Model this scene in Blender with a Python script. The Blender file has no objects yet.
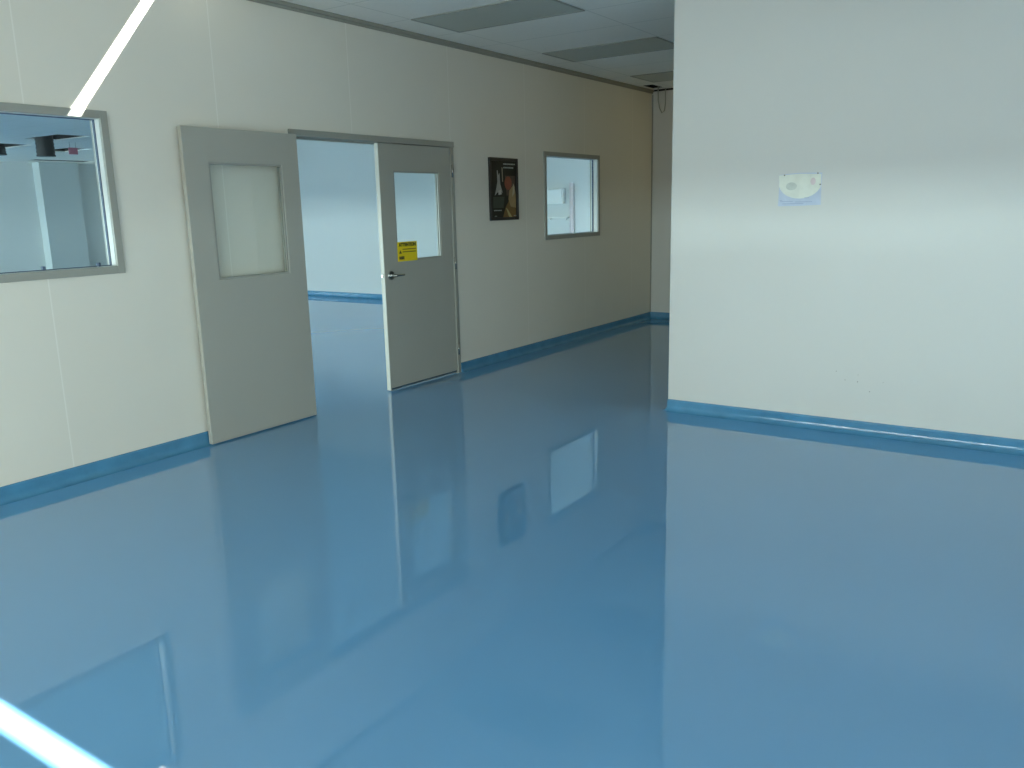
import bpy, bmesh, math, random
from mathutils import Vector, Matrix
S = bpy.context.scene
COL = S.collection
# ---------------------------------------------------------------- camera
CAMP = Vector((0, -4.89024, 1.55921))
FPX = 828.98
fw = Vector((0.80788335, 0.55139388, -0.20806079))
rt = Vector((0.55948361, -0.82851483, -0.0232649))
up = Vector((0.18520958, 0.09761128, 0.97783917))
cd = bpy.data.cameras.new('camera')
cam = bpy.data.objects.new('camera', cd); COL.objects.link(cam)
M = Matrix(((rt.x, up.x, -fw.x), (rt.y, up.y, -fw.y), (rt.z, up.z, -fw.z))).to_4x4()
M.translation = CAMP
cam.matrix_world = M
cd.sensor_width = 36; cd.lens = FPX / 1024 * 36; cd.clip_start = .05; cd.clip_end = 200
S.camera = cam
# ---------------------------------------------------------------- world, exposure, daylight
S.view_settings.view_transform = 'Standard'
S.view_settings.look = 'None'
S.view_settings.gamma = 1
S.view_settings.use_curve_mapping = False
S.view_settings.exposure = 0.0
w = bpy.data.worlds.new('sky'); S.world = w; w.use_nodes = True
w.node_tree.nodes['Background'].inputs[0].default_value = (.62, .78, .9, 1)
w.node_tree.nodes['Background'].inputs[1].default_value = .5
H = 3.037            # ceiling height
XF = -3.0            # assumed window facade, left of and behind the camera

def area(name, loc, direction, sx, sy, power, colour, spread=180):
    l = bpy.data.lights.new(name, 'AREA'); l.shape = 'RECTANGLE'
    l.size = sx; l.size_y = sy; l.energy = power; l.color = colour; l.spread = math.radians(spread)
    o = bpy.data.objects.new(name, l); COL.objects.link(o)
    o.location = loc
    o.rotation_euler = Vector(direction).to_track_quat('-Z', 'Y').to_euler()
    return o

# direct sun: falls through an assumed gap in the ceiling, plane x - 0.78 z = 1.08
sl = bpy.data.lights.new('sun', 'SUN'); sl.energy = 85; sl.angle = math.radians(.7); sl.color = (1, .97, .9)
sun = bpy.data.objects.new('sun', sl); COL.objects.link(sun)
SK = .45             # travel in +y per metre of drop
sun.rotation_euler = Vector((-.78, SK, -1)).to_track_quat('-Z', 'Y').to_euler()
# assumed bright low band of sky, through the assumed facade windows (head cuts it off at about 1.6 m)
HEAD = 1.57
area('low_sky_band_front', (-20, -10, 1.52), (1, 0, 0), 30, .75, 2400, (.74, .95, .96))
area('low_sky_band_back', (-20, 18, 1.52), (1, 0, 0), 26, .75, 2700, (.78, .97, .95))
# broad soft skylight from the assumed window openings
area('window_sky_front', (-3.2, -5.0, 1.0), (1, .05, -.8), 6.5, 1.2, 62, (.74, .94, .98), 150)
area('window_sky_back', (-3.2, 5.5, 1.0), (1, .05, -.4), 8, 1.2, 250, (.71, .94, .94), 150)
area('back_far_fill', (-3.2, 14.6, 1.0), (.8, 1, -.05), 3.6, 1.2, 1400, (.72, .93, .95), 150)  # added fill that brightens the far end of the back room
# unseen fill light added behind the camera to brighten the long wall
area('rear_fill', (-1.2, -9.2, 1.5), (-.1, 1, .12), 3, 1.5, 105, (.97, .96, .84), 140)
# assumed warm light bounced up from the sunlit ground outside
area('ground_bounce_front', (-3.35, -2.4, .6), (1, .45, .9), 3.4, .7, 105, (1, .93, .76), 150)
area('ground_bounce_back', (-3.35, 5.5, .5), (1, 0, .7), 8, .7, 150, (.76, .95, .95), 150)
# assumed warm lamp, unseen behind the right wall
area('assumed_side_lamp', (10.0, -2.6, 2.86), (0, .8, -.8), .4, .4, 5, (1, .72, .22))

# ---------------------------------------------------------------- materials
def mat(name, col, rough=.5, metal=0, spec=.5, coat=0, coat_r=.03, noise=0, nscale=3, bump=0, bscale=80, bdist=.002):
    m = bpy.data.materials.new(name); m.use_nodes = True
    nt = m.node_tree; b = nt.nodes['Principled BSDF']
    b.inputs['Base Color'].default_value = (*col, 1)
    b.inputs['Roughness'].default_value = rough
    b.inputs['Metallic'].default_value = metal
    b.inputs['Specular IOR Level'].default_value = spec
    b.inputs['Coat Weight'].default_value = coat
    b.inputs['Coat Roughness'].default_value = coat_r
    tc = nt.nodes.new('ShaderNodeTexCoord')
    if noise:
        n = nt.nodes.new('ShaderNodeTexNoise'); n.inputs['Scale'].default_value = nscale
        n.inputs['Detail'].default_value = 5
        nt.links.new(tc.outputs['Object'], n.inputs['Vector'])
        mx = nt.nodes.new('ShaderNodeMix'); mx.data_type = 'RGBA'
        mx.inputs['A'].default_value = (*[c * (1 - noise) for c in col], 1)
        mx.inputs['B'].default_value = (*[min(1, c * (1 + noise)) for c in col], 1)
        nt.links.new(n.outputs['Fac'], mx.inputs['Factor'])
        nt.links.new(mx.outputs['Result'], b.inputs['Base Color'])
    if bump:
        n2 = nt.nodes.new('ShaderNodeTexNoise'); n2.inputs['Scale'].default_value = bscale
        n2.inputs['Detail'].default_value = 2
        nt.links.new(tc.outputs['Object'], n2.inputs['Vector'])
        bp = nt.nodes.new('ShaderNodeBump'); bp.inputs['Strength'].default_value = bump
        bp.inputs['Distance'].default_value = bdist
        nt.links.new(n2.outputs['Fac'], bp.inputs['Height'])
        nt.links.new(bp.outputs['Normal'], b.inputs['Normal'])
    return m

def add_lines(m, axis, off, pitch, width, col, axis2=None, off2=0, pitch2=1):
    """thin joint lines at off + k*pitch along an object axis, mixed over the base colour"""
    nt = m.node_tree; b = nt.nodes['Principled BSDF']
    src = b.inputs['Base Color'].links[0].from_socket if b.inputs['Base Color'].links else None
    tc = nt.nodes.new('ShaderNodeTexCoord'); sp = nt.nodes.new('ShaderNodeSeparateXYZ')
    nt.links.new(tc.outputs['Object'], sp.inputs[0])
    def line(ax, o, p):
        a = nt.nodes.new('ShaderNodeMath'); a.operation = 'SUBTRACT'; a.inputs[1].default_value = o - p * 50
        nt.links.new(sp.outputs[ax], a.inputs[0])
        f = nt.nodes.new('ShaderNodeMath'); f.operation = 'MODULO'; f.inputs[1].default_value = p
        nt.links.new(a.outputs[0], f.inputs[0])
        l = nt.nodes.new('ShaderNodeMath'); l.operation = 'LESS_THAN'; l.inputs[1].default_value = width
        nt.links.new(f.outputs[0], l.inputs[0])
        return l.outputs[0]
    o = line(axis, off, pitch)
    if axis2:
        mx = nt.nodes.new('ShaderNodeMath'); mx.operation = 'MAXIMUM'
        nt.links.new(o, mx.inputs[0]); nt.links.new(line(axis2, off2, pitch2), mx.inputs[1]); o = mx.outputs[0]
    c = nt.nodes.new('ShaderNodeMix'); c.data_type = 'RGBA'
    nt.links.new(o, c.inputs['Factor'])
    if src: nt.links.new(src, c.inputs['A'])
    else: c.inputs['A'].default_value = b.inputs['Base Color'].default_value
    c.inputs['B'].default_value = (*col, 1)
    nt.links.new(c.outputs['Result'], b.inputs['Base Color'])

m_wall = mat('panel_white', (.715, .71, .63), .42, noise=.03, nscale=1.5, bump=.15, bscale=6, bdist=.004)
add_lines(m_wall, 'X', 2.462, 1.262, .008, (.79, .79, .72))
m_wall2 = mat('plain_white', (.60, .615, .585), .45, noise=.025, nscale=1.5, bump=.12, bscale=6, bdist=.004)
m_back = mat('back_room_white', (.62, .655, .65), .5, noise=.02, nscale=1)
m_ceil = mat('ceiling_tile', (.88, .875, .82), .8, noise=.03, nscale=40)
add_lines(m_ceil, 'X', 5.38, .652, .012, (.70, .71, .66), 'Y', -.325, 1.235)
m_floor = mat('blue_epoxy', (.14, .352, .60), .018, spec=1.0, coat=.12, coat_r=.015, noise=.03, nscale=.8, bump=.03, bscale=3.5, bdist=.002)
m_base = mat('blue_cove_paint', (.065, .23, .39), .13, noise=.32, nscale=7, bump=.45, bscale=18, bdist=.003)
m_grey = mat('door_grey_paint', (.375, .385, .34), .38, noise=.02)
m_frame = mat('frame_grey_paint', (.31, .325, .29), .35, noise=.02)
m_edge = mat('door_edge_cream', (.47, .47, .41), .4, noise=.02)
m_bead = mat('glazing_bead_white', (.58, .62, .60), .35, noise=.02)
m_gasket = mat('dark_gasket', (.05, .08, .14), .5, noise=.02)
m_trim = mat('ceiling_trim_brown', (.29, .30, .26), .6, noise=.05)
m_lens = mat('light_lens_grey', (.50, .52, .46), .5, noise=.06, nscale=120)
m_metal = mat('satin_steel', (.50, .51, .49), .25, metal=1, noise=.03)
m_black = mat('black_plastic', (.012, .013, .014), .45, noise=.1)
m_void = mat('ceiling_void', (.012, .012, .012), .9, noise=.1)
m_yellow = mat('sign_yellow', (.80, .62, .015), .5, noise=.03)
m_ink = mat('sign_ink', (.05, .045, .02), .6, noise=.05)
m_paper = mat('paper_white', (.72, .73, .66), .7, noise=.03)
m_white = mat('white_enamel', (.80, .82, .80), .4, noise=.02)
m_pink = mat('pink_reflection', (.66, .60, .63), .5, noise=.03)  # tint of a reflection in the smaller window
m_red = mat('reflection_plate', (.62, .22, .28), .5, noise=.05)
m_cable = mat('grey_cable', (.32, .36, .30), .5, noise=.05)
m_scuff = mat('scuff_mark', (.22, .22, .20), .8, noise=.1)
def glass(name, tint=(.97, .985, .98)):
    m = bpy.data.materials.new(name); m.use_nodes = True; nt = m.node_tree
    nt.nodes.remove(nt.nodes['Principled BSDF'])
    out = nt.nodes['Material Output']
    t = nt.nodes.new('ShaderNodeBsdfTransparent'); t.inputs[0].default_value = (*tint, 1)
    g = nt.nodes.new('ShaderNodeBsdfGlossy'); g.inputs['Roughness'].default_value = .01
    f = nt.nodes.new('ShaderNodeFresnel'); f.inputs[0].default_value = 1.5
    mx = nt.nodes.new('ShaderNodeMixShader')
    ge = nt.nodes.new('ShaderNodeNewGeometry'); iv = nt.nodes.new('ShaderNodeMath'); iv.operation = 'SUBTRACT'; iv.inputs[0].default_value = 1
    mu = nt.nodes.new('ShaderNodeMath'); mu.operation = 'MULTIPLY'
    nt.links.new(ge.outputs['Backfacing'], iv.inputs[1]); nt.links.new(iv.outputs[0], mu.inputs[0]); nt.links.new(f.outputs[0], mu.inputs[1])
    nt.links.new(mu.outputs[0], mx.inputs[0]); nt.links.new(t.outputs[0], mx.inputs[1]); nt.links.new(g.outputs[0], mx.inputs[2])
    nt.links.new(mx.outputs[0], out.inputs[0])
    return m
m_glass = glass('clear_glass')

# ---------------------------------------------------------------- mesh helpers
def bx(bm, x0, x1, y0, y1, z0, z1, bevel=0):
    g = bmesh.ops.create_cube(bm, size=1)['verts']
    for v in g:
        v.co = Vector(((x0 + x1) / 2 + v.co.x * (x1 - x0), (y0 + y1) / 2 + v.co.y * (y1 - y0), (z0 + z1) / 2 + v.co.z * (z1 - z0)))
    if bevel:
        es = list({e for v in g for e in v.link_edges})
        bmesh.ops.bevel(bm, geom=es, offset=bevel, segments=2, affect='EDGES', profile=.5)
def cyl(bm, c, axis, r, L, seg=24, r2=None):
    q = Vector(axis).normalized().to_track_quat('Z', 'Y').to_matrix().to_4x4()
    q.translation = Vector(c)
    return bmesh.ops.create_cone(bm, cap_ends=True, segments=seg, radius1=r, radius2=r if r2 is None else r2, depth=L, matrix=q)['verts']
def tube(bm, pts, r, seg=10):
    pts = [Vector(p) for p in pts]; rings = []
    for i, p in enumerate(pts):
        d = (pts[min(i + 1, len(pts) - 1)] - pts[max(i - 1, 0)]).normalized()
        a = d.orthogonal().normalized() if i == 0 else (pa - d * pa.dot(d)).normalized()
        pa = a; b = d.cross(a)
        rings.append([bm.verts.new(p + (a * math.cos(t) + b * math.sin(t)) * r) for t in [2 * math.pi * k / seg for k in range(seg)]])
    for A, B in zip(rings, rings[1:]):
        for k in range(seg): bm.faces.new((A[k], A[(k + 1) % seg], B[(k + 1) % seg], B[k]))
    bm.faces.new(rings[0][::-1]); bm.faces.new(rings[-1])
def obj(name, bm, m, parent=None, smooth=False):
    bmesh.ops.recalc_face_normals(bm, faces=bm.faces)
    me = bpy.data.meshes.new(name); bm.to_mesh(me); bm.free()
    o = bpy.data.objects.new(name, me); COL.objects.link(o); me.materials.append(m)
    if smooth:
        for p in me.polygons: p.use_smooth = True
    if parent:
        o.parent = parent; o.matrix_parent_inverse = Matrix.Translation(-parent.location)
    return o
def box(name, m, parent, *a, bevel=0):
    bm = bmesh.new(); bx(bm, *a, bevel=bevel); return obj(name, bm, m, parent)
def empty(name, loc):
    o = bpy.data.objects.new(name, None); COL.objects.link(o); o.location = loc; o.empty_display_size = .1
    return o
def tag(o, label, cat, group=None):
    o['label'] = label; o['category'] = cat
    if group: o['group'] = group
    return o
def struct(o, label=None, cat=None):
    o['kind'] = 'structure'
    if label: o['label'] = label; o['category'] = cat
    return o
def slab(a0, a1, b0, b1, t0, t1, holes, to):
    """plate with rectangular holes; to(a, b, t) gives the point"""
    A = sorted({a0, a1, *[min(max(h[i], a0), a1) for h in holes for i in (0, 1)]})
    B = sorted({b0, b1, *[min(max(h[i], b0), b1) for h in holes for i in (2, 3)]})
    def solid(i, j):
        if not (0 <= i < len(A) - 1 and 0 <= j < len(B) - 1): return False
        a = (A[i] + A[i + 1]) / 2; b = (B[j] + B[j + 1]) / 2
        return not any(h[0] < a < h[1] and h[2] < b < h[3] for h in holes)
    bm = bmesh.new()
    def q(*p): bm.faces.new([bm.verts.new(to(*c)) for c in p])
    for i in range(len(A) - 1):
        for j in range(len(B) - 1):
            if not solid(i, j): continue
            x0, x1, y0, y1 = A[i], A[i + 1], B[j], B[j + 1]
            q((x0, y0, t0), (x1, y0, t0), (x1, y1, t0), (x0, y1, t0))
            q((x0, y0, t1), (x0, y1, t1), (x1, y1, t1), (x1, y0, t1))
            if not solid(i - 1, j): q((x0, y0, t0), (x0, y1, t0), (x0, y1, t1), (x0, y0, t1))
            if not solid(i + 1, j): q((x1, y0, t0), (x1, y0, t1), (x1, y1, t1), (x1, y1, t0))
            if not solid(i, j - 1): q((x0, y0, t0), (x0, y0, t1), (x1, y0, t1), (x1, y0, t0))
            if not solid(i, j + 1): q((x0, y1, t0), (x1, y1, t0), (x1, y1, t1), (x0, y1, t1))
    bmesh.ops.remove_doubles(bm, verts=bm.verts, dist=1e-5)
    return bm

# ---------------------------------------------------------------- the setting
XR, YR, XFAR, TW = 5.805, -2.385, 10.63, .088
YB, XB = 18.6, 11.02
struct(box('floor', m_floor, None, XF - .2, 14.2, -9.2, YB + .2, -.15, 0), 'glossy blue epoxy floor', 'floor')
LW = (.9, 2.936, 1.22, 2.177)      # left window, outer frame
RW = (7.867, 9.131, 1.201, 2.145)  # right window
DO = (4.33, 6.282, 0, 2.162)       # door opening, outer frame
def ins(r, d): return (r[0] + d, r[1] - d, r[2] + d, r[3] - d)
holes = [ins(LW, .03), ins(RW, .03), (DO[0] + .03, DO[1] - .03, -1, DO[3] - .03)]
struct(obj('wall_left', slab(XF, XFAR, 0, H, 0, TW, holes, lambda a, b, t: (a, t, b)), m_wall), 'long white panelled wall with door and two windows', 'wall')
struct(box('wall_right', m_wall2, None, XR, XR + .16, -9, YR, 0, H), 'white wall on the right with a taped paper', 'wall')
struct(box('wall_far', m_wall2, None, XFAR, XFAR + .15, -9, TW, 0, H), 'narrow white wall at the end of the passage', 'wall')
struct(obj('wall_rear', slab(XF - .15, 13, 0, H, -9.15, -9, [(-2.8, .5, .7, 2.35)], lambda a, b, t: (a, t, b)), m_wall2))  # opening added so the rear fill light can enter
struct(obj('wall_window_side', slab(-9, YB, 0, H, XF - .15, XF, [(-8.6, -.5, .25, HEAD), (.8, 12.5, .25, HEAD), (13.2, 16.8, .25, HEAD)], lambda a, b, t: (t, a, b)), m_wall2))  # window openings assumed, out of view, to let daylight in
struct(box('wall_back_room_side', m_back, None, XB, XB + .15, TW, 9.0, 0, H), 'white wall of the back room seen through the doorway', 'wall')
struct(box('wall_back_room_return', m_back, None, XB + .15, 14.15, 8.85, 9.0, 0, H))
struct(box('wall_back_room_outer', m_back, None, 14.0, 14.15, 9.0, YB, 0, H))
struct(box('wall_back_room_end', m_back, None, XF - .15, 14.15, YB, YB + .15, 0, H))
bmp = bmesh.new(); bx(bmp, 11.84, 12.89, YB - .35, YB - .002, 0, H - .002, .004)
struct(obj('wall_pilaster', bmp, mat('pilaster_grey', (.48, .54, .55), .55, noise=.02)), 'grey pilaster on the end wall of the back room', 'pilaster')
# ceilings, with the assumed sun gap and the missing tiles
XS = 1.08 + .78 * H
SW = .031
gap = [(XS - .048, XS + .042, -.62, -.0001), (XS - .035 - SW, XS - .035 + SW, -8.5, -2.05 - H * SK)]
corner = (10.15, XFAR - .03, -.22, -.02)
struct(obj('ceiling', slab(XF, XFAR, -9, 0, H, H + .02, gap + [corner], lambda a, b, t: (a, b, t)), m_ceil), 'suspended ceiling of pale tiles', 'ceiling')
voids = [(8.3, 8.92, 10.55, 11.75), (10.0, 10.55, 13.35, 14.5), (8.45, 9.1, 13.0, 14.2), (11.3, 12.9, 17.3, 17.9)]
struct(obj('ceiling_back_room', slab(XF, 14.15, TW, YB, H, H + .02, voids, lambda a, b, t: (a, b, t)), m_ceil), 'suspended tile ceiling of the back room', 'ceiling')
for i, v in enumerate(voids + [corner]):
    bm = bmesh.new(); bx(bm, v[0], v[1], v[2], v[3], H + .02, H + .35)
    bmesh.ops.delete(bm, geom=[f for f in bm.faces if f.calc_center_median().z < H + .03], context='FACES')
    struct(obj('ceiling_void', bm, m_void), 'dark opening where a ceiling tile is missing', 'opening')
# angle trim along the top of the long wall
bm = bmesh.new(); bx(bm, XF, XFAR, -.022, -.001, H - .028, H - .001); bx(bm, XF, XFAR, -.008, -.001, H - .048, H - .028)
struct(obj('trim_1', bm, m_trim), 'brown metal angle along the top of the long wall', 'trim')
# door frame
bm = bmesh.new()
f = .048
bx(bm, DO[0], DO[0] + f, -.010, TW + .010, 0, DO[3] - f, .003)
bx(bm, DO[1] - f, DO[1], -.010, TW + .010, 0, DO[3] - f, .003)
bx(bm, DO[0], DO[1], -.018, TW + .018, DO[3] - f, DO[3], .003)
bx(bm, DO[0] + f, DO[1] - f, .05, .075, DO[3] - f - .015, DO[3] - f)
struct(obj('trim_2', bm, m_frame), 'grey steel door frame of the double doorway', 'door frame')
# corner bead on the end of the right wall
struct(box('trim_3', m_bead, None, XR - .003, XR + .163, YR, YR + .004, 0, H - .001), 'corner cap on the end of the right wall', 'trim')
struct(box('trim_4', m_trim, None, XFAR - .012, XFAR - .001, -.014, -.001, .09, H - .06), 'dark corner angle where long wall meets passage end', 'trim')

struct(box('trim_5', m_void, None, XFAR - .02, XFAR - .001, -2.2, -.03, H - .022, H - .001), 'dark gap above the passage end wall', 'trim')
# coved skirting, profile (out from wall, height)
BH = .092
prof = [(0, 0), (.052, 0)] + [(.012 + .04 * (1 - math.sin(t)), .002 + .04 * (1 - math.cos(t))) for t in [math.pi / 2 * k / 7 for k in range(8)]] + [(.011, .08), (.007, BH), (0, BH)]
def skirting(name, p0, p1, n, label):
    bm = bmesh.new(); p0 = Vector(p0); p1 = Vector(p1); n = Vector(n)
    N = max(1, int((p1 - p0).length / .4)); rings = []
    for i in range(N + 1):
        p = p0.lerp(p1, i / N)
        rings.append([bm.verts.new((p.x + n.x * a, p.y + n.y * a, b)) for a, b in prof])
    for A, B in zip(rings, rings[1:]):
        for k in range(len(prof)):
            bm.faces.new((A[k], A[(k + 1) % len(prof)], B[(k + 1) % len(prof)], B[k]))
    bm.faces.new(rings[0]); bm.faces.new(rings[-1][::-1])
    return struct(obj(name, bm, m_base), label, 'skirting')
skirting('baseboard_left_front', (XF, 0), (DO[0], 0), (0, -1), 'blue coved skirting left of the doorway')
skirting('baseboard_left_rear', (DO[1], 0), (XFAR, 0), (0, -1), 'blue coved skirting between doorway and passage end')
skirting('baseboard_far', (XFAR, 0), (XFAR, -9), (-1, 0), 'short blue skirting at the end of the passage')
skirting('baseboard_right', (XR, -9), (XR, YR), (-1, 0), 'blue coved skirting along the right wall')
skirting('baseboard_right_end', (XR - .004, YR), (XR + .2, YR), (0, 1), 'blue skirting on the end of the right wall')
skirting('baseboard_back_room', (XB, TW), (XB, 9), (-1, 0), 'blue coved skirting of the back room')
skirting('baseboard_back_end', (XF, YB), (14, YB), (0, -1), 'blue skirting at the end of the back room')

# windows
def window(name, R, label, clips=()):
    e = empty(name, ((R[0] + R[1]) / 2, 0, R[2])); struct(e, label, 'window')
    f = .045
    def ring(d0, d1, y0, y1, bv=0):
        bm = bmesh.new(); a = ins(R, d0); b = ins(R, d1)
        bx(bm, a[0], b[0], y0, y1, a[2], a[3], bv); bx(bm, b[1], a[1], y0, y1, a[2], a[3], bv)
        bx(bm, b[0], b[1], y0, y1, a[2], b[2], bv); bx(bm, b[0], b[1], y0, y1, b[3], a[3], bv)
        return bm
    obj('window_frame', ring(0, f, -.014, .004, .002), m_frame, e)
    obj('rear_frame', ring(0, f, TW - .004, TW + .014, .002), m_frame, e)
    obj('reveal_lining', ring(.0305, f + .002, .0045, TW - .0045), m_bead, e)
    obj('gasket', ring(f + .002, f + .006, .050, .070), m_gasket, e)
    a = ins(R, f + .004)
    box('pane', m_glass, e, a[0], a[1], .057, .063, a[2], a[3])
    for c in clips:
        box('clip', m_gasket, e, c - .008, c + .008, .03, .055, a[2], a[2] + .022, bevel=.002)
    return e
window('window_1', LW, 'large interior window at the left edge, grey metal frame', (2.47, 2.80))
window('window_2', RW, 'smaller interior window right of the framed poster, grey metal frame')

# door leaves
def leaf(name, x0, x1, yf, yb, z0, z1, win, label, edge_side):
    e = empty(name, (x1 if edge_side < 0 else x0, yf, 0)); struct(e, label, 'door')
    bm = slab(x0, x1, z0, z1, yf, yb, [win], lambda a, b, t: (a, t, b))
    es = [ed for ed in bm.edges if len(ed.link_faces) == 2 and ed.calc_face_angle(0) > 1]
    bmesh.ops.bevel(bm, geom=es, offset=.002, segments=1, affect='EDGES')
    obj('door_panel', bm, m_grey, e)
    ym = (yf + yb) / 2
    a, b, c, d = win
    bm = bmesh.new(); t = .014
    for (p0, p1, q0, q1) in ((a, a + t, c, d), (b - t, b, c, d), (a + t, b - t, c, c + t), (a + t, b - t, d - t, d)):
        bx(bm, p0, p1, yf + .004, ym - .004, q0, q1); bx(bm, p0, p1, ym + .004, yb - .004, q0, q1)
    obj('glazing_bead', bm, m_frame, e)
    box('pane', m_glass, e, a + .001, b - .001, ym - .003, ym + .003, c + .001, d - .001)
    return e
# left leaf, folded flat against the wall; right leaf, closed
d1 = leaf('door_1', 3.385, 4.345, -.070, -.034, .01, 2.12, (3.568, 4.187, 1.122, 1.9), 'left grey door leaf folded back flat against the wall, frosted looking window', 1)
for z in (.24, 1.08, 1.9):
    bm = bmesh.new(); cyl(bm, (4.355, -.03, z), (0, 0, 1), .009, .10, 12); obj('hinge', bm, m_metal, d1, True)
d2 = leaf('door_2', 5.279, 6.230, 0.0, .044, .01, DO[3] - f - .004, (5.452, 6.066, 1.125, 1.89), 'right grey door leaf, closed, with lever handle and yellow sign', -1)
box('edge_strip', m_edge, d2, 5.2782, 5.2788, .003, .041, .012, 2.108)
box('kick_strip', m_metal, d2, 5.29, 6.22, -.0015, -.0002, .012, .03)
for z in (.24, 1.06, 1.90):
    bm = bmesh.new(); cyl(bm, (6.234, -.024, z), (0, 0, 1), .008, .11, 12)
    obj('hinge', bm, m_metal, d2, True)
bm = bmesh.new(); HX, HZ = 5.355, 1.012
cyl(bm, (HX, -.006, HZ), (0, -1, 0), .040, .013, 32, .036); cyl(bm, (HX, -.03, HZ), (0, -1, 0), .014, .05, 20)
o = obj('handle_rose', bm, m_metal, d2)
bm = bmesh.new(); tube(bm, [(HX, -.052, HZ), (HX + .012, -.058, HZ), (HX + .04, -.06, HZ), (HX + .08, -.058, HZ), (HX + .115, -.052, HZ - .002)], .0095)
obj('lever', bm, m_metal, d2, True)
box('latch', m_metal, d2, 5.270, 5.2785, .014, .032, HZ - .015, HZ + .015, bevel=.003)

# ---------------------------------------------------------------- text helper
def text_bm(s, size, bold=0):
    c = bpy.data.curves.new('t', 'FONT'); c.body = s; c.size = size; c.extrude = .0004; c.offset = bold
    c.align_x = 'CENTER'; c.align_y = 'CENTER'
    o = bpy.data.objects.new('t', c); COL.objects.link(o)
    dg = bpy.context.evaluated_depsgraph_get(); me = bpy.data.meshes.new_from_object(o.evaluated_get(dg))
    bm = bmesh.new(); bm.from_mesh(me); bpy.data.objects.remove(o); bpy.data.curves.remove(c); bpy.data.meshes.remove(me)
    return bm
def place_wall(bm, x, y, z, width=None):
    if width:
        xs = [v.co.x for v in bm.verts]; k = width / (max(xs) - min(xs))
        for v in bm.verts: v.co.x *= k
    for v in bm.verts: v.co = Vector((x + v.co.x, y - v.co.z, z + v.co.y))
    return bm

# yellow sign on the right leaf
SX0, SX1, SZ0, SZ1 = 5.455, 5.712, 1.122, 1.290
sg = empty('warning_sign', (5.55, -.002, SZ0)); tag(sg, 'yellow attention sign stuck on the window corner of the right door leaf', 'sign')
box('sign_plate', m_yellow, sg, SX0, SX1, -.0035, -.0012, SZ0, SZ1)
obj('sign_heading', place_wall(text_bm('ATTENTION', .040, .0022), 5.584, -.0045, 1.264, .225), m_ink, sg)
bm = bmesh.new()
vs = [bm.verts.new(p) for p in ((5.472, -.0046, 1.190), (5.506, -.0046, 1.190), (5.489, -.0046, 1.220))]
fc = bm.faces.new(vs); g = bmesh.ops.extrude_face_region(bm, geom=[fc])
for v in g['geom']:
    if isinstance(v, bmesh.types.BMVert): v.co.y += .0009
obj('warning_triangle', bm, m_ink, sg)
bm = bmesh.new(); random.seed(4)
for z, x0, x1 in ((1.226, 5.52, 5.695), (1.203, 5.518, 5.695)):
    x = x0
    while x < x1:
        wd = random.uniform(.006, .014); bx(bm, x, min(x + wd, x1), -.0046, -.0037, z - .004, z + .004); x += wd + .003
obj('small_print', bm, m_ink, sg)
bm = bmesh.new(); x = 5.472
for wd in (.015, .012, .016, .012): bx(bm, x, x + wd, -.0046, -.0037, 1.140, 1.166); x += wd + .003
obj('bold_print', bm, m_ink, sg)

# framed poster
PX0, PX1, PZ0, PZ1 = 6.836, 7.335, 1.436, 2.048
ps = empty('framed_poster', (7.085, 0, PZ0)); tag(ps, 'tall dark framed poster on the long wall between doorway and smaller window', 'poster')
bm = bmesh.new(); t = .030
for a in ((PX0, PX0 + t, PZ0, PZ1), (PX1 - t, PX1, PZ0, PZ1), (PX0 + t, PX1 - t, PZ0, PZ0 + t), (PX0 + t, PX1 - t, PZ1 - t, PZ1)):
    bx(bm, a[0], a[1], -.024, -.001, a[2], a[3], .002)
obj('poster_frame', bm, m_black, ps)
mp = mat('poster_print', (.024, .025, .019), .55, spec=.25, noise=.7, nscale=6)
box('poster_print', mp, ps, PX0 + t, PX1 - t, -.010, -.002, PZ0 + t, PZ1 - t)
def blob(name, col, pts, dy):
    m = mat('print_' + name, col, .35, noise=.25, nscale=18)
    bm = bmesh.new()
    lo = [bm.verts.new((PX0 + (PX1 - PX0) * u, -.0102 - dy, PZ1 - (PZ1 - PZ0) * v)) for u, v in pts]
    fc = bm.faces.new(lo); g = bmesh.ops.extrude_face_region(bm, geom=[fc])
    for v in g['geom']:
        if isinstance(v, bmesh.types.BMVert): v.co.y += .0006
    return obj(name, bm, m, ps)
def ell(cx, cy, rx, ry, n=20, ph=0): return [(cx + rx * math.cos(2 * math.pi * k / n + ph), cy + ry * math.sin(2 * math.pi * k / n + ph)) for k in range(n)]
blob('upper_haze', (.06, .035, .025), [(.55, .28), (.92, .28), (.93, .60), (.60, .60)], .0001)
blob('dark_green_patch', (.03, .045, .03), [(.12, .62), (.52, .62), (.48, .8), (.12, .8)], .0001)
blob('ground_patch', (.16, .09, .02), [(.45, .96), (.93, .96), (.93, .62), (.7, .66), (.55, .8)], .0002)
blob('figure_coat', (.34, .24, .11), [(.70, .52), (.86, .42), (.92, .55), (.93, .80), (.74, .78), (.66, .66)], .0008)
blob('figure_head', (.23, .06, .03), ell(.66, .40, .13, .11), .0014)
blob('figure_highlight', (.45, .40, .28), [(.84, .40), (.89, .46), (.88, .56), (.80, .62), (.82, .50)], .0020)
blob('pale_column', (.34, .35, .33), [(.27, .20), (.30, .20), (.32, .28), (.36, .24), (.38, .42), (.46, .56), (.40, .53), (.28, .55), (.18, .60), (.24, .48), (.28, .38)], .0008)
blob('column_base', (.50, .50, .46), [(.30, .52), (.40, .51), (.42, .58), (.31, .59)], .0014)
blob('pale_streak', (.30, .27, .21), [(.44, .15), (.47, .15), (.48, .38), (.45, .38)], .0008)
blob('lower_highlight', (.42, .36, .16), [(.56, .80), (.62, .82), (.78, .95), (.68, .96)], .0014)
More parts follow.
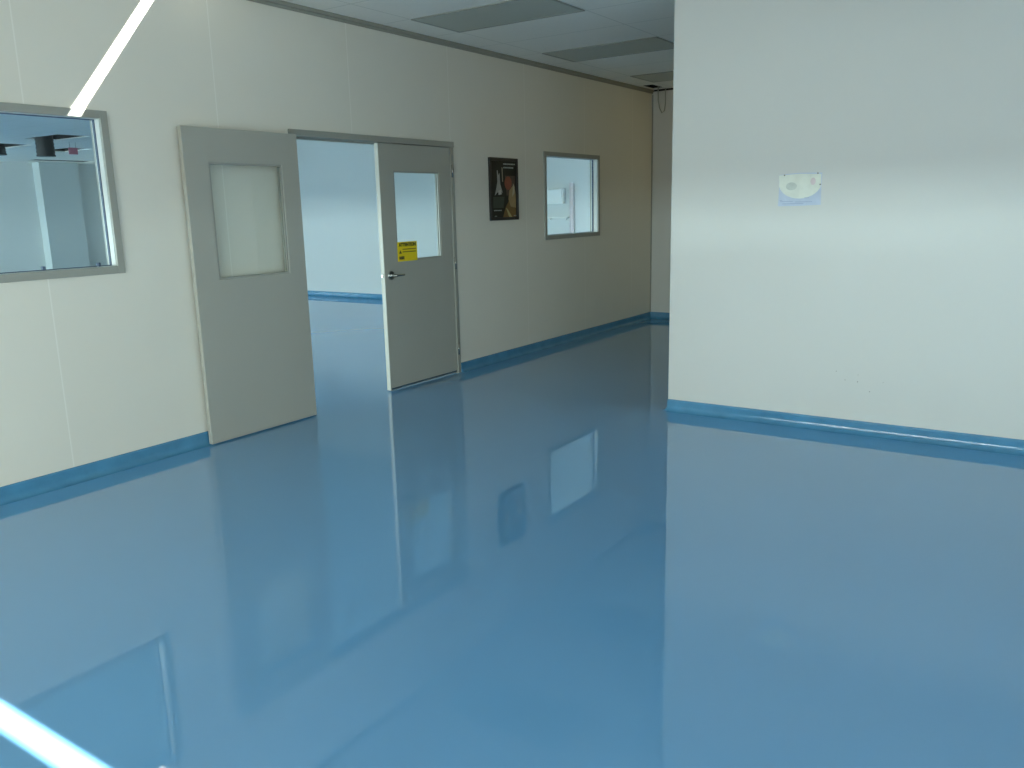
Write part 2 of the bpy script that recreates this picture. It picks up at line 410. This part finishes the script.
random.seed(2); m_let = mat('lettering_grey', (.38, .44, .42), .4, noise=.1)
for (z, x0, x1, hh) in ((.095, .50, .93, .020), (.152, .50, .88, .020), (.84, .14, .42, .016), (.93, .16, .26, .008), (.93, .84, .92, .012)):
    x = x0; bm = bmesh.new()
    while x < x1 - .02:
        wd = random.uniform(.03, .05); X = PX0 + .5 * x; Z = PZ1 - .612 * z
        bx(bm, X, X + .5 * wd, -.0122, -.0110, Z - .612 * hh / 2, Z + .612 * hh / 2); x += wd + .012
    obj('poster_lettering', bm, m_let, ps)

# sheet of paper taped on the right wall
QY0, QY1, QZ0, QZ1 = -3.440, -3.158, 1.526, 1.742      # y runs leftwards in the photograph
nt = empty('paper_sheet', (XR, -3.3, QZ0)); tag(nt, 'creased paper with pale round drawing taped on the right wall', 'paper')
def sheet(name, m, poly, dx, parent, curl=0):
    bm = bmesh.new()
    lo = [bm.verts.new((XR - .001 - dx - curl * abs(u - .5) * v, QY1 - (QY1 - QY0) * u, QZ1 - (QZ1 - QZ0) * v)) for u, v in poly]
    fc = bm.faces.new(lo); g = bmesh.ops.extrude_face_region(bm, geom=[fc])
    for v in g['geom']:
        if isinstance(v, bmesh.types.BMVert): v.co.x += .0006
    return obj(name, bm, m, parent)
sheet('sheet', mat('paper_lavender', (.50, .58, .70), .6, noise=.15, nscale=14), [(0, .05), (.2, .02), (.5, 0), (1, .02), (.99, .5), (1, .98), (.5, 1), (0, 1), (.01, .5)], .001, nt)
arc = [(.5 + .5 * math.cos(t), .30 + .48 * math.sin(t)) for t in [math.pi * k / 16 for k in range(17)]]
sheet('round_drawing', mat('drawing_cream', (.72, .76, .68), .6, noise=.15, nscale=16), [(0, .06), (.5, .03), (.98, .06)] + [(min(max(u, .01), .98), v) for u, v in arc], .0022, nt)
sheet('grey_wash', mat('drawing_grey', (.55, .60, .54), .6, noise=.2, nscale=20), ell(.30, .40, .13, .12), .0032, nt)
sheet('pink_wash', mat('drawing_pink', (.66, .58, .58), .6, noise=.2, nscale=20), ell(.80, .27, .06, .11), .0032, nt)
bm = bmesh.new()
for k, (u0, u1, v) in enumerate(((.05, .35, .86), (.4, .8, .88), (.1, .6, .93), (.62, .72, .76), (.04, .1, .82))):
    bx(bm, XR - .0036, XR - .0026, QY1 - .282 * u1, QY1 - .282 * u0, QZ1 - .216 * v - .0018, QZ1 - .216 * v + .0018)
obj('pencil_lines', bm, mat('pencil', (.34, .42, .58), .7, noise=.1), nt)
for (u, v) in ((.13, .06), (.90, .035), (.965, .37)):
    bm = bmesh.new(); cyl(bm, (XR - .004, QY1 - .282 * u, QZ1 - .216 * v), (1, 0, 0), .005, .005, 12); obj('pin', bm, m_scuff, nt)

# scuffs low on the right wall
random.seed(7)
bm = bmesh.new()
for (y, z) in ((-3.66, .365), (-3.741, .407), (-3.74, .36), (-3.90, .37), (-3.82, .30), (-3.60, .42)):
    bm2 = cyl(bm, (XR - .0008, y, z), (1, 0, 0), random.uniform(.002, .0045), .001, 8)
tag(obj('scuff_marks', bm, m_scuff), 'small dark scuffs low on the right wall above the skirting', 'scuff')['kind'] = 'stuff'

# ceiling light panels, switched off
def panel(x0, x1, y0, y1, label):
    e = empty('ceiling_light', ((x0 + x1) / 2, (y0 + y1) / 2, H)); tag(e, label, 'ceiling light', 'recessed ceiling lights')
    bm = bmesh.new(); t = .018; z0, z1 = H - .008, H - .0005
    for a in ((x0, x0 + t, y0, y1), (x1 - t, x1, y0, y1), (x0 + t, x1 - t, y0, y0 + t), (x0 + t, x1 - t, y1 - t, y1)): bx(bm, a[0], a[1], a[2], a[3], z0, z1)
    obj('light_frame', bm, m_frame, e)
    box('diffuser', m_lens, e, x0 + t, x1 - t, y0 + t, y1 - t, H - .005, H - .001)
panel(5.39, 6.02, -1.545, -.325, 'grey unlit ceiling light panel nearest the camera, largest in view')
panel(7.345, 7.975, -1.545, -.325, 'unlit ceiling light panel in the middle of the row')
panel(9.30, 9.93, -1.545, -.325, 'unlit ceiling light panel at the far end by the passage end')

# fixture added out of view for the assumed warm lamp behind the right wall
bm = bmesh.new(); cyl(bm, (10.0, -2.62, H - .03), (0, 0, 1), .09, .058, 32); cyl(bm, (10.0, -2.62, H - .08), (0, 0, 1), .20, .05, 32, .09)
tag(obj('added_ceiling_lamp', bm, m_white, None), 'added round ceiling fixture for the assumed warm light, unseen behind the right wall', 'lamp')
# loose cable in the far corner
bm = bmesh.new()
tube(bm, [(10.585, -.10, H + .05), (10.59, -.10, 2.90), (10.60, -.115, 2.80), (10.60, -.15, 2.735), (10.60, -.185, 2.76), (10.595, -.20, 2.85), (10.585, -.205, H + .05)], .006)
tag(obj('loose_cable', bm, m_cable, None, True), 'thin loose cable looping down from the ceiling corner at the passage end', 'cable')

# back room ducts, and objects built for reflections in the windows
def duct(x, y, r, L, label):
    e = empty('hanging_duct', (x, y, H - L)); tag(e, label, 'duct', 'black ducts hanging in the back room')
    bm = bmesh.new(); n = 14
    for k in range(n):
        z = H - L + (L + .2) * (k + .5) / n; cyl(bm, (x, y, z), (0, 0, 1), r * (1 if k % 2 else .96), (L + .2) / n + .004, 28)
    obj('duct_body', bm, m_black, e)
    bm = bmesh.new(); cyl(bm, (x, y, H - L - .01), (0, 0, 1), r * 1.04, .03, 28); obj('duct_collar', bm, m_black, e)
duct(8.42, 11.25, .155, .32, 'tall black duct hanging from the back room ceiling, seen through the large window')
duct(8.62, 13.6, .20, .16, 'short black duct stub at the left edge of the large window')
pl = empty('reflection_plate', (9.3, 11.9, 2.8)); tag(pl, 'added red plate standing in for a reddish reflection in the large window', 'plate')  # made-up plate, gives the red reflection in the glass a shape
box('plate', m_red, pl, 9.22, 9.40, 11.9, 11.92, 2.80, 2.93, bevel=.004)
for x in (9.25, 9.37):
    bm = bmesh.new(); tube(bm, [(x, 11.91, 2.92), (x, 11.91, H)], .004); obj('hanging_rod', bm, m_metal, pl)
wb = empty('reflection_box', (XB, 1.73, 1.6)); tag(wb, 'added white box standing in for a bright reflection in the smaller window', 'reflection')  # made-up box in place of a bright reflection in the glass
box('box_body', m_white, wb, XB - .10, XB - .001, 1.58, 1.88, 1.60, 1.82, bevel=.006)
box('box_front', m_white, wb, XB - .113, XB - .101, 1.59, 1.87, 1.61, 1.81, bevel=.004)
sh = empty('reflection_ledge', (XB, 1.7, 1.39)); tag(sh, 'added narrow ledge standing in for a pale reflection in the smaller window', 'shelf')  # made-up ledge, a pale line reflected in the glass
box('ledge_board', m_white, sh, XB - .09, XB - .001, 1.50, 1.90, 1.385, 1.405, bevel=.003)
for y in (1.56, 1.84): box('bracket', m_white, sh, XB - .03, XB - .001, y - .008, y + .008, 1.36, 1.385)
bm = bmesh.new(); tube(bm, [(XB - .045, 1.45, .0), (XB - .045, 1.45, 1.9)], .03, 16)  # made-up upright that draws a pinkish reflection in the glass
tag(obj('reflection_pipe', bm, m_pink, None, True), 'added pinkish upright standing in for a reflection in the smaller window', 'pipe')
